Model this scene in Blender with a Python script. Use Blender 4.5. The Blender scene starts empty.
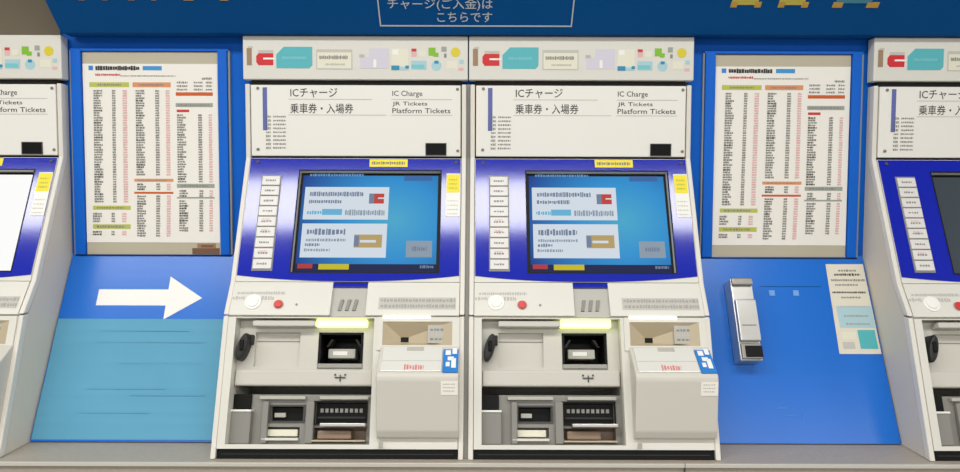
import bpy, bmesh, math, random
from mathutils import Vector, Matrix

scene = bpy.context.scene
COL = scene.collection
rnd = random.Random(7)

# ------------------------------------------------------------------ camera
F_PX, PITCH, CAM_D, CAM_Z = 700.0, math.radians(3.0), 1.875, 1.30
_c, _s = math.cos(PITCH), math.sin(PITCH)
W_AX, U_AX = Vector((0, _c, -_s)), Vector((0, _s, _c))
CAM = Vector((0, -CAM_D, CAM_Z))
cam_data = bpy.data.cameras.new('camera')
cam_data.sensor_width = 36.0
cam_data.lens = F_PX * 36.0 / 960.0
cam_data.clip_start = 0.05
cam = bpy.data.objects.new('camera', cam_data)
COL.objects.link(cam)
cam.location = CAM
cam.rotation_euler = (Matrix.Rotation(math.radians(90) - PITCH, 3, 'X') @ Matrix.Rotation(math.radians(0.17), 3, 'Z')).to_euler()
scene.camera = cam

# ------------------------------------------------------------------ materials
MATS = {}


def lin(c):
    c = c / 255.0
    return c / 12.92 if c <= 0.04045 else ((c + 0.055) / 1.055) ** 2.4


def mat(name, rgb, rough=0.5, metal=0.0, coat=0.0, coat_rough=0.1, coat_ior=1.5, spec=0.5, emit=None, noise=0.0, nscale=20.0, bump=0.0):
    m = bpy.data.materials.new(name)
    m.use_nodes = True
    nt = m.node_tree
    b = nt.nodes['Principled BSDF']
    col = (lin(rgb[0]), lin(rgb[1]), lin(rgb[2]), 1)
    b.inputs['Base Color'].default_value = col
    b.inputs['Roughness'].default_value = rough
    b.inputs['Metallic'].default_value = metal
    b.inputs['Coat Weight'].default_value = coat
    b.inputs['Coat Roughness'].default_value = coat_rough
    b.inputs['Coat IOR'].default_value = coat_ior
    b.inputs['Specular IOR Level'].default_value = spec
    if emit:
        b.inputs['Emission Color'].default_value = (lin(emit[0]), lin(emit[1]), lin(emit[2]), 1)
        b.inputs['Emission Strength'].default_value = emit[3]
    if noise or bump:
        tc = nt.nodes.new('ShaderNodeTexCoord')
        nz = nt.nodes.new('ShaderNodeTexNoise')
        nz.inputs['Scale'].default_value = nscale
        nz.inputs['Detail'].default_value = 4
        nt.links.new(tc.outputs['Object'], nz.inputs['Vector'])
        if noise:
            mx = nt.nodes.new('ShaderNodeMixRGB')
            mx.blend_type = 'MULTIPLY'
            mx.inputs['Fac'].default_value = noise
            mx.inputs['Color1'].default_value = col
            nt.links.new(nz.outputs['Fac'], mx.inputs['Color2'])
            nt.links.new(mx.outputs['Color'], b.inputs['Base Color'])
        if bump:
            bp = nt.nodes.new('ShaderNodeBump')
            bp.inputs['Strength'].default_value = bump
            bp.inputs['Distance'].default_value = 0.002
            nt.links.new(nz.outputs['Fac'], bp.inputs['Height'])
            nt.links.new(bp.outputs['Normal'], b.inputs['Normal'])
    MATS[name] = m
    return m


mat('cream', (226, 224, 214), 0.45, noise=0.05, nscale=8)
mat('white_plate', (240, 238, 230), 0.35)
mat('edge_cream', (228, 224, 214), 0.45)
mat('unit_grey', (206, 203, 193), 0.45)
mat('box_grey', (210, 206, 196), 0.42)
mat('print_soft', (168, 167, 164), 0.7)
mat('side_grey', (226, 217, 200), 0.5, noise=0.12, nscale=6)
mat('grey', (186, 184, 174), 0.45)
mat('mid_grey', (140, 138, 132), 0.45)
mat('dark_grey', (70, 69, 66), 0.5)
mat('gap_dark', (24, 23, 22), 0.8)
mat('black', (10, 10, 11), 0.45, spec=0.2)
mat('rubber', (30, 30, 30), 0.55)
mat('beige', (190, 176, 148), 0.4)
mat('brown_tray', (150, 126, 108), 0.4)
mat('panel_blue', (4, 30, 176), 0.6, coat=1.0, coat_rough=0.10, coat_ior=1.7, spec=0.1)
mat('wall_blue', (0, 100, 206), 0.6, spec=0.2, noise=0.06, nscale=3)
mat('frame_blue', (0, 100, 208), 0.5, spec=0.25)
mat('infill_blue', (0, 110, 214), 0.6, coat=0.8, coat_rough=0.26, spec=0.15, noise=0.06, nscale=5)
mat('film_teal', (98, 166, 198), 0.6, spec=0.25, bump=0.15, nscale=14, noise=0.06)
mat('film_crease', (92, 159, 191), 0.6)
mat('fascia_blue', (4, 80, 144), 0.7, spec=0.1)
mat('taupe', (112, 102, 84), 0.8, noise=0.1, nscale=10)
mat('white', (245, 244, 238), 0.5)
mat('paper', (244, 240, 231), 0.7)
mat('board_beige', (190, 182, 160), 0.6)
mat('alu', (140, 146, 146), 0.5)
mat('steel', (205, 204, 200), 0.32, metal=0.85, noise=0.1, nscale=30)
mat('steel_dark', (150, 148, 142), 0.4, metal=0.8)
mat('counter', (182, 172, 158), 0.45, noise=0.25, nscale=120)
mat('counter_edge', (206, 202, 192), 0.35)
mat('ink', (60, 60, 60), 0.7)
mat('ink_soft', (140, 138, 132), 0.7)
mat('ink_pale', (200, 196, 186), 0.7)
mat('ink_pink', (230, 184, 182), 0.7)
mat('table_ink', (96, 95, 93), 0.7)
mat('notice_cream', (228, 222, 204), 0.7)
mat('ink_red', (206, 60, 60), 0.7)
mat('print_red', (222, 130, 126), 0.6)
mat('rule', (190, 188, 182), 0.7)
mat('bar_purple', (96, 104, 170), 0.5)
mat('green_bar', (190, 196, 84), 0.6)
mat('orange_bar', (222, 150, 100), 0.6)
mat('deep_orange', (206, 92, 30), 0.6)
mat('grey_bar', (160, 166, 156), 0.6)
mat('sky_bar', (60, 150, 214), 0.6)
mat('logo_red', (212, 26, 36), 0.4)
mat('logo_brown', (158, 128, 98), 0.4)
mat('logo_teal', (84, 182, 190), 0.4)
mat('logo_teal_light', (120, 200, 206), 0.4)
mat('logo_lavender', (214, 210, 222), 0.4)
mat('logo_green', (130, 190, 30), 0.4)
mat('logo_yellow', (222, 204, 40), 0.4)
mat('logo_blue', (30, 140, 180), 0.4)
mat('logo_pale_blue', (170, 208, 216), 0.4)
mat('logo_sand', (232, 229, 208), 0.4)
mat('sticker_yellow', (246, 226, 20), 0.45)
mat('button_red', (214, 52, 48), 0.35)
mat('sticker_blue', (44, 130, 210), 0.4)
mat('key_white', (226, 224, 220), 0.35)
mat('sign_gold', (206, 160, 70), 0.5)
mat('sign_yellow', (206, 190, 80), 0.5)
mat('sign_teal', (70, 140, 160), 0.5)
mat('sign_white', (196, 204, 206), 0.5)
mat('brown_tape', (120, 84, 62), 0.6)
mat('pale_square', (110, 164, 226), 0.5)
mat('scuff', (50, 130, 214), 0.6)
mat('notice_blue', (176, 208, 216), 0.7)
mat('notice_teal', (84, 184, 190), 0.7)
mat('floor_tile', (150, 146, 138), 0.5, noise=0.2, nscale=15)
mat('ceiling_grey', (112, 111, 108), 0.8)
mat('lamp_green', (240, 255, 180), 0.4, emit=(236, 246, 150, 1.6))
mat('lamp_white', (250, 250, 230), 0.4, emit=(255, 253, 215, 0.95))
mat('lens_clear', (225, 224, 216), 0.12)
# screen content (emissive display pixels)
for nm, rgb, st in (('scr_white', (222, 232, 242), 0.85), ('scr_ink', (122, 138, 166), 0.8), ('scr_red', (206, 70, 60), 0.8),
                    ('scr_tan', (196, 170, 110), 0.8), ('scr_grey', (160, 178, 196), 0.7), ('scr_bar', (20, 30, 80), 0.8),
                    ('scr_redbar', (190, 60, 60), 0.8), ('scr_yellow', (214, 200, 30), 0.8), ('scr_sky', (110, 190, 230), 0.8),
                    ('scr_head', (110, 160, 210), 0.8), ('scr_dim', (60, 110, 176), 0.8), ('scr_glare', (250, 250, 248), 1.0)):  # last one: bright screen with ceiling glare put in as white glow
    mat(nm, (4, 4, 5), 0.6, spec=0.2, emit=rgb + (st,))
mat('scr_off', (36, 44, 50), 0.5, spec=0.3, emit=(52, 62, 70, 0.55))  # switched-off screen, its faint reflection put in as emission


def display_material():
    m = mat('scr_background', (4, 4, 5), 0.6, spec=0.2)
    nt = m.node_tree
    b = nt.nodes['Principled BSDF']
    tc = nt.nodes.new('ShaderNodeTexCoord')
    mp = nt.nodes.new('ShaderNodeMapping')
    mp.inputs['Location'].default_value = (-0.105, 0.0, -0.55)
    mp.inputs['Scale'].default_value = (1, 1, 1)
    ln = nt.nodes.new('ShaderNodeVectorMath')
    ln.operation = 'LENGTH'
    sc = nt.nodes.new('ShaderNodeVectorMath')
    sc.operation = 'MULTIPLY'
    sc.inputs[1].default_value = (3.6, 0.0, 4.6)
    rp = nt.nodes.new('ShaderNodeValToRGB')
    e = rp.color_ramp.elements
    e[0].position, e[0].color = 0.0, (lin(76), lin(176), lin(214), 1)
    e[1].position, e[1].color = 1.0, (lin(14), lin(64), lin(150), 1)
    k = e.new(0.45)
    k.color = (lin(44), lin(150), lin(218), 1)
    nt.links.new(tc.outputs['Object'], mp.inputs['Vector'])
    nt.links.new(mp.outputs['Vector'], sc.inputs[0])
    nt.links.new(sc.outputs['Vector'], ln.inputs[0])
    nt.links.new(ln.outputs['Value'], rp.inputs['Fac'])
    nt.links.new(rp.outputs['Color'], b.inputs['Emission Color'])
    b.inputs['Emission Strength'].default_value = 0.85


display_material()


# ------------------------------------------------------------------ facets: local frames of the machine front
class Facet:
    """Plane through p (y, z); v runs up the slope, n points outwards (towards the customer)."""

    def __init__(s, p, q):                      # p upper point, q lower point, each (y, z)
        s.p = Vector((0, p[0], p[1]))
        s.q = Vector((0, q[0], q[1]))
        s.d = (s.p - s.q).normalized()
        s.n = Vector((1, 0, 0)).cross(s.d).normalized()
        if s.n.y > 0:
            s.n = -s.n
        s.h = (s.p - s.q).length

    def to(s, u, v, n=0.0):
        """v is measured downwards-negative from the upper point."""
        return Vector((u, 0, 0)) + s.p + s.d * v + s.n * n


def ray(px, py):
    return Vector(((px - 480) / F_PX, 0, 0)) + U_AX * ((236 - py) / F_PX) + W_AX


def survey(f, px, py, n=0.0, xc=0.0):
    """A point measured on the photograph, carried onto a real facet: metres (u, v)."""
    r = ray(px, py)
    o = f.p + f.n * n
    t = (o - CAM).dot(f.n) / r.dot(f.n)
    w = CAM + r * t
    return w.x - xc, (w - o).dot(f.d)


def rect(f, x0, y0, x1, y1, n=0.0, xc=0.0):
    ym, xm = (y0 + y1) / 2, (x0 + x1) / 2
    u0, u1 = survey(f, x0, ym, n, xc)[0], survey(f, x1, ym, n, xc)[0]
    v1, v0 = survey(f, xm, y0, n, xc)[1], survey(f, xm, y1, n, xc)[1]
    return u0, u1, v0, v1


class World:                                     # plain metric frame: (x, y, z)
    def to(s, x, y, z=0.0):
        return Vector((x, y, z))


WORLD = World()


# ------------------------------------------------------------------ mesh builder
class MB:
    def __init__(s, frame=WORLD):
        s.f, s.v, s.fc, s.fm, s.sm, s.mats = frame, [], [], [], [], []

    def mi(s, m):
        if m not in s.mats:
            s.mats.append(m)
        return s.mats.index(m)

    def face(s, pts, m, smooth=False, frame=None):
        f = frame or s.f
        i = len(s.v)
        s.v += [f.to(*p) for p in pts]
        s.fc.append(tuple(range(i, i + len(pts))))
        s.fm.append(s.mi(m))
        s.sm.append(smooth)

    def raw(s, verts, faces, m, smooth=False, frame=None):
        f = frame or s.f
        i = len(s.v)
        s.v += [f.to(*p) for p in verts]
        k = s.mi(m)
        for q in faces:
            s.fc.append(tuple(i + a for a in q))
            s.fm.append(k)
            s.sm.append(smooth)

    def bm(s, b, m, smooth=False, frame=None):
        b.verts.ensure_lookup_table()
        b.verts.index_update()
        s.raw([v.co[:] for v in b.verts], [[v.index for v in q.verts] for q in b.faces], m, smooth, frame)
        b.free()

    def box(s, u0, u1, v0, v1, n0, n1, m, bev=0.0, frame=None, seg=2):
        b = bmesh.new()
        bmesh.ops.create_cube(b, size=1.0)
        for v in b.verts:
            v.co = Vector(((u0 + u1) / 2 + v.co.x * (u1 - u0), (v0 + v1) / 2 + v.co.y * (v1 - v0), (n0 + n1) / 2 + v.co.z * (n1 - n0)))
        if bev:
            bmesh.ops.bevel(b, geom=b.edges[:], offset=bev, segments=seg, profile=0.5, affect='EDGES')
        s.bm(b, m, False, frame)

    def quad(s, r, n, m, frame=None):
        u0, u1, v0, v1 = r
        s.face([(u0, v0, n), (u1, v0, n), (u1, v1, n), (u0, v1, n)], m, frame=frame)

    def prism(s, poly, n0, n1, m, bev=0.0, frame=None):
        b = bmesh.new()
        lo = [b.verts.new((p[0], p[1], n0)) for p in poly]
        hi = [b.verts.new((p[0], p[1], n1)) for p in poly]
        b.faces.new(lo[::-1])
        top = b.faces.new(hi)
        k = len(poly)
        for i in range(k):
            b.faces.new((lo[i], lo[(i + 1) % k], hi[(i + 1) % k], hi[i]))
        bmesh.ops.recalc_face_normals(b, faces=b.faces[:])
        if bev:
            bmesh.ops.bevel(b, geom=list(top.edges), offset=bev, segments=2, profile=0.5, affect='EDGES')
        s.bm(b, m, False, frame)

    def disc(s, u, v, r, n0, n1, m, k=20, frame=None, bev=0.0):
        s.prism([(u + r * math.cos(2 * math.pi * i / k), v + r * math.sin(2 * math.pi * i / k)) for i in range(k)], n0, n1, m, bev, frame)

    def profile(s, yz, x0, x1, m, bev=0.0):
        """A (y, z) outline extruded along x, in plain metric axes."""
        b = bmesh.new()
        lo = [b.verts.new((x0, p[0], p[1])) for p in yz]
        hi = [b.verts.new((x1, p[0], p[1])) for p in yz]
        b.faces.new(lo)
        b.faces.new(hi[::-1])
        k = len(yz)
        for i in range(k):
            b.faces.new((lo[i], hi[i], hi[(i + 1) % k], lo[(i + 1) % k]))
        bmesh.ops.recalc_face_normals(b, faces=b.faces[:])
        if bev:
            bmesh.ops.bevel(b, geom=b.edges[:], offset=bev, segments=2, profile=0.5, affect='EDGES')
        s.bm(b, m, False, WORLD)

    def plate(s, r, holes, n0, n1, m):
        """A flat plate with rectangular openings through it."""
        us = sorted({r[0], r[1]} | {a for h in holes for a in h[:2]})
        vs = sorted({r[2], r[3]} | {a for h in holes for a in h[2:]})

        def solid(i, j):
            if i < 0 or j < 0 or i >= len(us) - 1 or j >= len(vs) - 1:
                return False
            cu, cv = (us[i] + us[i + 1]) / 2, (vs[j] + vs[j + 1]) / 2
            return not any(h[0] < cu < h[1] and h[2] < cv < h[3] for h in holes)

        for i in range(len(us) - 1):
            for j in range(len(vs) - 1):
                if not solid(i, j):
                    continue
                a, b, c, d = us[i], us[i + 1], vs[j], vs[j + 1]
                s.face([(a, c, n1), (b, c, n1), (b, d, n1), (a, d, n1)], m)
                s.face([(a, d, n0), (b, d, n0), (b, c, n0), (a, c, n0)], m)
                if not solid(i - 1, j):
                    s.face([(a, c, n0), (a, c, n1), (a, d, n1), (a, d, n0)], m)
                if not solid(i + 1, j):
                    s.face([(b, c, n0), (b, d, n0), (b, d, n1), (b, c, n1)], m)
                if not solid(i, j - 1):
                    s.face([(a, c, n0), (b, c, n0), (b, c, n1), (a, c, n1)], m)
                if not solid(i, j + 1):
                    s.face([(a, d, n0), (a, d, n1), (b, d, n1), (b, d, n0)], m)

    def text(s, body, r, n, m):
        """Lettering stretched into the rectangle r = (u0, u1, v0, v1)."""
        vs, fs = glyphs(body)
        xs, ys = [p[0] for p in vs], [p[1] for p in vs]
        x0, x1, y0, y1 = min(xs), max(xs), min(ys), max(ys)
        sx, sy = (r[1] - r[0]) / (x1 - x0), (r[3] - r[2]) / (y1 - y0)
        s.raw([(r[0] + (p[0] - x0) * sx, r[2] + (p[1] - y0) * sy, n) for p in vs], fs, m)

    def ticks(s, r, n, m, w=0.004, fill=0.72):
        """A line of print too small to read: a run of small marks."""
        u = r[0]
        while u < r[1] - 0.001:
            a = min(w * rnd.uniform(0.6, 1.4), r[1] - u)
            h = (r[3] - r[2])
            d = rnd.uniform(0, 0.25) * h
            s.quad((u, u + a * fill, r[2] + d * rnd.random(), r[3] - d), n, m)
            u += a

    def build(s, name, parent=None, origin=(0, 0, 0), label=None):
        me = bpy.data.meshes.new(name)
        o = Vector(origin)
        me.from_pydata([v - o for v in s.v], [], s.fc)
        for m in s.mats:
            me.materials.append(MATS[m])
        me.polygons.foreach_set('material_index', s.fm)
        me.polygons.foreach_set('use_smooth', s.sm)
        me.validate()
        me.update()
        ob = bpy.data.objects.new(name, me)
        COL.objects.link(ob)
        if parent:
            ob.parent = parent
        else:
            ob.location = o
        if label:
            ob['label'] = label
        return ob


_gc = {}


def glyphs(body):
    if body not in _gc:
        c = bpy.data.curves.new('lettering', 'FONT')
        c.body = body
        c.resolution_u = 2
        c.offset = 0.005
        o = bpy.data.objects.new('lettering', c)
        COL.objects.link(o)
        bpy.context.view_layer.update()
        me = bpy.data.meshes.new_from_object(o.evaluated_get(bpy.context.evaluated_depsgraph_get()))
        _gc[body] = ([v.co[:] for v in me.vertices], [tuple(p.vertices) for p in me.polygons])
        bpy.data.objects.remove(o)
        bpy.data.curves.remove(c)
        bpy.data.meshes.remove(me)
    return _gc[body]


def tag(o, label=None, cat=None, group=None, kind=None):
    if label:
        o['label'] = label
    if cat:
        o['category'] = cat
    if group:
        o['group'] = group
    if kind:
        o['kind'] = kind
    return o


def thing(name, loc, label, cat, group=None):
    o = bpy.data.objects.new(name, None)
    o.empty_display_size = 0.1
    COL.objects.link(o)
    o.location = loc
    return tag(o, label, cat, group)


def dup(root, loc):
    r = root.copy()
    COL.objects.link(r)
    r.location = loc
    for ch in list(root.children):
        c = ch.copy()
        COL.objects.link(c)
        c.parent = r
        for g in list(ch.children):
            d = g.copy()
            COL.objects.link(d)
            d.parent = c
    return r


# ------------------------------------------------------------------ the machine's side outline (y, z)
WALL_Y = 0.035
LEDGE_Z = 0.6965
P0 = (0.0, 1.730)       # top of the header
P1 = (0.0, 1.410)       # foot of the upright info panel
P2 = (-0.131, 1.092)    # foot of the sloping display panel
P3 = (-0.1815, 1.016)   # foot of the console
P4 = (-0.284, LEDGE_Z)  # foot of the lower cabinet
XA, XB, XL, XR = -0.331, 0.267, -1.406, 1.338

F0 = Facet(P0, P1)
F1 = Facet(P1, P2)
F2 = Facet(P2, P3)
F3 = Facet(P3, P4)
FW = Facet((WALL_Y, 1.80), (WALL_Y, 1.10))            # the wall face
HW = 0.2935             # half width of a machine

machine = thing('ticket_machine', (XA, 0, LEDGE_Z), '', 'ticket machine', 'ticket vending machines along the wall')
OR = (0, 0, LEDGE_Z)


def part(mb, name, parent=None, label=None):
    return mb.build(name, parent or machine, OR, label)


def RA(f, x0, y0, x1, y1, n=0.0):
    return rect(f, x0, y0, x1, y1, n, XA)


def mid(a, b, t):
    return (a[0] + (b[0] - a[0]) * t, a[1] + (b[1] - a[1]) * t)


# --- cabinet: core body behind the front panels, with the side panels as its pieces
c = MB()
B = WALL_Y - 0.002
ins = 0.020
q2, q3 = (P2[0] + ins, P2[1] - 0.008), (P3[0] + ins, P3[1] + 0.004)
c.profile([(B, P1[1] - 0.005), (0.012, P1[1] - 0.005), (F1.to(0, -0.02, -0.02).y, F1.to(0, -0.02, -0.02).z), q2, q3, (B, P3[1] + 0.004)], -0.28, 0.28, 'dark_grey')
c.box(-0.28, 0.28, 0.012, B, P1[1] - 0.005, 1.63, 'gap_dark')
cab = part(c, 'cabinet')
SEAM = 0.0022


OFF = 0.022


def side(x0, x1):
    i0, i1 = (x0 + 0.0014, x1) if x0 < 0 else (x0, x1 - 0.0014)
    m = MB()      # the cheek of the machine, one plate from head to foot
    m.profile([(B, 1.604), (OFF, 1.604), (OFF, P1[1]), (P2[0] + OFF, P2[1]), (P3[0] + OFF, P3[1]), (P4[0] + OFF, P4[1] + 0.0005), (B, P4[1] + 0.0005)], i0, i1, 'side_grey')
    part(m, 'side_panel', cab)
    k = OFF - 0.0016
    u = MB()      # edge of the head door
    u.profile([(0.0, 1.604), P1, P2, (P3[0], P3[1] + SEAM), (P3[0] + k, P3[1] + SEAM), (P2[0] + k, P2[1]), (k, P1[1]), (k, 1.604)], x0, x1, 'edge_cream', 0.002)
    part(u, 'head_edge', cab)
    l = MB()      # edge of the lower cabinet
    l.profile([(P3[0], P3[1] - SEAM), (P4[0], P4[1] + 0.0005), (P4[0] + k, P4[1] + 0.0005), (P3[0] + k, P3[1] - SEAM)], x0, x1, 'edge_cream', 0.002)
    part(l, 'lower_edge', cab)


side(-HW, -0.2815)
side(0.2815, HW)

# --- header with its strip of transport card logos
h = MB(F0)
hv0 = RA(F0, 350, 38, 360, 80)[2]
h.box(-0.2975, 0.2975, hv0, 0, -0.03, 0.002, 'cream', 0.002)
header = part(h, 'header_panel')
g = MB(F0)
n = 0.0026


def lg(x0, y0, x1, y1, m, dn=0.0):
    g.quad(RA(F0, x0, y0, x1, y1), n + dn, m)


lg(246.5, 49, 251.5, 66, 'logo_brown')
lg(247.5, 47, 252.5, 49, 'ink_pale')
# red mark with a white bar running in from its right edge
u0, u1, v0, v1 = RA(F0, 256, 54, 273, 66)
g.prism([(u0 + 0.006, v0), (u1, v0), (u1, v1), (u0 + 0.006, v1), (u0, v1 - 0.008), (u0, v0 + 0.008)], n - 0.001, n, 'logo_red')
lg(263, 58.5, 275, 60.3, 'white', 0.0004)
lg(258, 51, 273, 53.5, 'ink_pale')
u0, u1, v0, v1 = RA(F0, 276, 47.5, 312, 69)
g.prism([(u0, v0), (u1 - 0.008, v0), (u1, v0 + 0.008), (u1, v1), (u0 + 0.020, v1), (u0, v1 - 0.020)], n - 0.001, n, 'logo_teal')
g.ticks(RA(F0, 282, 57, 306, 60), n + 0.0004, 'logo_teal_light')
lg(316, 50, 352, 70, 'ink_pale')
lg(317, 53, 351, 69, 'logo_sand', 0.0003)
g.ticks(RA(F0, 319, 56, 348, 60), n + 0.0006, 'ink_soft')
g.ticks(RA(F0, 325, 64, 345, 66), n + 0.0006, 'rule')
lg(359, 55, 364, 58, 'rule', 0.0003)
lg(360, 58, 388, 69, 'logo_lavender')
lg(369, 49, 388, 60, 'logo_lavender', 0.0003)
lg(373, 60, 376, 68, 'white', 0.0005)
lg(391, 49, 408, 70, 'logo_sand')
lg(392, 50, 398, 55, 'white', 0.0003)
lg(391, 66, 399, 70.5, 'logo_blue', 0.0003)
lg(399, 67, 408, 70.5, 'logo_pale_blue', 0.0003)
lg(405, 66, 408.5, 69, 'logo_blue', 0.0005)
lg(411, 49, 416, 52, 'ink_red')
lg(411, 52, 416, 57, 'ink_pink')
lg(418, 51, 425, 57, 'logo_sand')
lg(411, 61, 426, 70, 'logo_pale_blue')
lg(411, 65, 424, 69, 'logo_teal_light', 0.0003)
lg(428, 48, 435, 56, 'logo_green')
lg(433, 53, 438, 57, 'logo_green', 0.0003)
lg(441, 47, 446, 52, 'grey_bar')
lg(443.5, 54, 446, 58, 'mid_grey')
g.disc(*survey(F0, 455, 52.5, 0, XA), 0.0125, n - 0.001, n, 'logo_yellow')
g.disc(*survey(F0, 436, 66, 0, XA), 0.0135, n - 0.001, n, 'logo_pale_blue')
lg(434, 61, 438, 64, 'logo_blue', 0.0003)
lg(446, 61, 457, 69, 'logo_sand')
lg(459, 60, 463, 64, 'logo_pale_blue')
lg(458, 68, 463, 71, 'ink_pink')
part(g, 'logo_strip', header)

# --- upright info panel
i_ = MB(F0)
ip = RA(F0, 248.5, 85.5, 463, 156.5)
i_.box(-0.2785, 0.2785, ip[2], ip[3], -0.02, 0.001, 'white_plate', 0.002)
nn = 0.0014
i_.quad(RA(F0, 262.5, 88, 267, 131), nn, 'bar_purple')
i_.text('ICチャージ', RA(F0, 290, 88.5, 337, 98), nn, 'ink')
i_.text('乗車券・入場券', RA(F0, 290, 104, 353, 114), nn, 'ink')
i_.quad(RA(F0, 288, 99.5, 372, 100.1), nn, 'rule')
i_.quad(RA(F0, 288, 115.2, 386, 115.8), nn, 'rule')
i_.text('IC Charge', RA(F0, 392, 91, 422, 98), nn, 'ink')
i_.text('JR Tickets', RA(F0, 392, 102, 427, 107), nn, 'ink')
i_.text('Platform Tickets', RA(F0, 392, 108.5, 450, 113.5), nn, 'ink')
i_.quad(RA(F0, 391, 99.5, 452, 100.1), nn, 'rule')
i_.quad(RA(F0, 391, 115.2, 452, 115.8), nn, 'rule')
for k in range(9):
    y = 116 + k * 3.9
    i_.ticks(RA(F0, 266, y, 271, y + 2.6), nn, 'ink_soft', 0.004)
    i_.ticks(RA(F0, 273, y + 0.3, 286, y + 2.2), nn, 'ink_soft', 0.0045)
info = part(i_, 'info_panel')
for (x, y) in ((257.5, 89), (457, 89.5), (258, 150), (457.5, 151)):
    s1 = MB(F0)
    u, v = survey(F0, x, y, 0, XA)
    s1.disc(u, v, 0.0042, 0.0005, 0.003, 'mid_grey', 14, bev=0.0008)
    s1.quad((u - 0.003, u + 0.003, v - 0.0005, v + 0.0005), 0.0032, 'dark_grey')
    part(s1, 'screw', info)
w_ = MB(F0)
r = RA(F0, 426, 144, 445.5, 155)
w_.plate((r[0] - 0.002, r[1] + 0.002, r[2] - 0.002, r[3] + 0.002), [(r[0], r[1], r[2], r[3])], 0, 0.003, 'dark_grey')
w_.quad(r, 0.0015, 'black')
part(w_, 'sensor_window', info)

# --- sloping blue display panel
d = MB(F1)
scr = RA(F1, 295.5, 171.5, 439.5, 272.5)
keys = (-0.241, -0.1945) + RA(F1, 255, 177, 278, 270.5)[2:]
L1 = F1.h
vb_end = -L1 + 0.017
# white moulded margin under the blue sheet
d.plate((-0.2805, 0.2805, -L1 + 0.001, -0.002), [scr], -0.022, 0.0, 'cream')
def curve(u):
    return (u, -L1 + 0.002 + 0.015 * abs(u / 0.279) ** 2.2)


low = [curve(-0.279 + 0.558 * k / 24) for k in range(25)]
top_v = -0.004
# blue sheet in four pieces around the screen opening, one mesh
n0, n1 = 0.0, 0.002
lf = [p for p in low if p[0] <= scr[0]] + [curve(scr[0])]
rt = [curve(scr[1])] + [p for p in low if p[0] >= scr[1]]
mdl = [curve(scr[0])] + [p for p in low if scr[0] < p[0] < scr[1]] + [curve(scr[1])]
d.prism(lf + [(scr[0], top_v), (-0.279, top_v)], n0, n1, 'panel_blue')
d.prism(rt + [(0.279, top_v), (scr[1], top_v)], n0, n1, 'panel_blue')
d.prism(mdl + [(scr[1], scr[2]), (scr[0], scr[2])], n0, n1, 'panel_blue')
d.prism([(scr[0], scr[3]), (scr[1], scr[3]), (scr[1], top_v), (scr[0], top_v)], n0, n1, 'panel_blue')
# rim of the screen opening
d.plate((scr[0] - 0.003, scr[1] + 0.003, scr[2] - 0.003, scr[3] + 0.003), [scr], n1, n1 + 0.0006, 'black')
disp = part(d, 'display_panel')
# key column
kp = MB(F1)
kp.box(keys[0] - 0.003, keys[1] + 0.003, keys[2] - 0.003, keys[3] + 0.003, 0.001, 0.003, 'mid_grey', 0.0006)
keypad = part(kp, 'keypad_plate', disp)
kh = (keys[3] - keys[2]) / 9
for k in range(9):
    b_ = MB(F1)
    v0 = keys[2] + kh * k
    b_.box(keys[0], keys[1], v0 + 0.0016, v0 + kh - 0.0016, 0.002, 0.0065, 'key_white', 0.0012)
    b_.ticks((keys[0] + 0.010, keys[1] - 0.010, v0 + kh * 0.4, v0 + kh * 0.6), 0.0067, 'ink_soft', 0.006)
    if k in (1, 3, 4):
        b_.ticks((keys[0] + 0.012, keys[1] - 0.014, v0 + kh * 0.62, v0 + kh * 0.76), 0.0067, 'ink_pink', 0.006)
    part(b_, 'select_key', disp)
y_ = MB(F1)
r = RA(F1, 369.5, 160, 407.5, 167.5)
y_.box(*r, 0.0018, 0.0028, 'sticker_yellow')
y_.ticks((r[0] + 0.006, r[1] - 0.006, r[2] + 0.006, r[3] - 0.006), 0.0031, 'ink_soft', 0.006)
part(y_, 'caution_sticker', disp, 'long yellow caution sticker above the screen')
y_ = MB(F1)
r = RA(F1, 446, 174, 460, 217)
y_.box(*r, 0.0018, 0.0028, 'white')
ry = RA(F1, 446.5, 175, 459.5, 193)
y_.quad(ry, 0.0031, 'sticker_yellow')
for k in range(3):
    y_.ticks((ry[0] + 0.006, ry[1] - 0.006, ry[2] + 0.010 + k * 0.012, ry[2] + 0.015 + k * 0.012), 0.0034, 'green_bar', 0.005)
for k in range(4):
    y_.ticks((r[0] + 0.004, r[1] - 0.004, r[2] + 0.006 + k * 0.012, r[2] + 0.009 + k * 0.012), 0.0031, 'ink_pale', 0.005)
part(y_, 'notice_sticker', disp, 'white sticker with a yellow head beside the screen')
for x in (258, 455.5):
    s1 = MB(F1)
    u, v = survey(F1, x, 163, 0, XA)
    s1.disc(u, v, 0.0045, 0.001, 0.0045, 'dark_grey', 14, bev=0.0008)
    part(s1, 'screw', disp)


SN = -0.012


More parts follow.
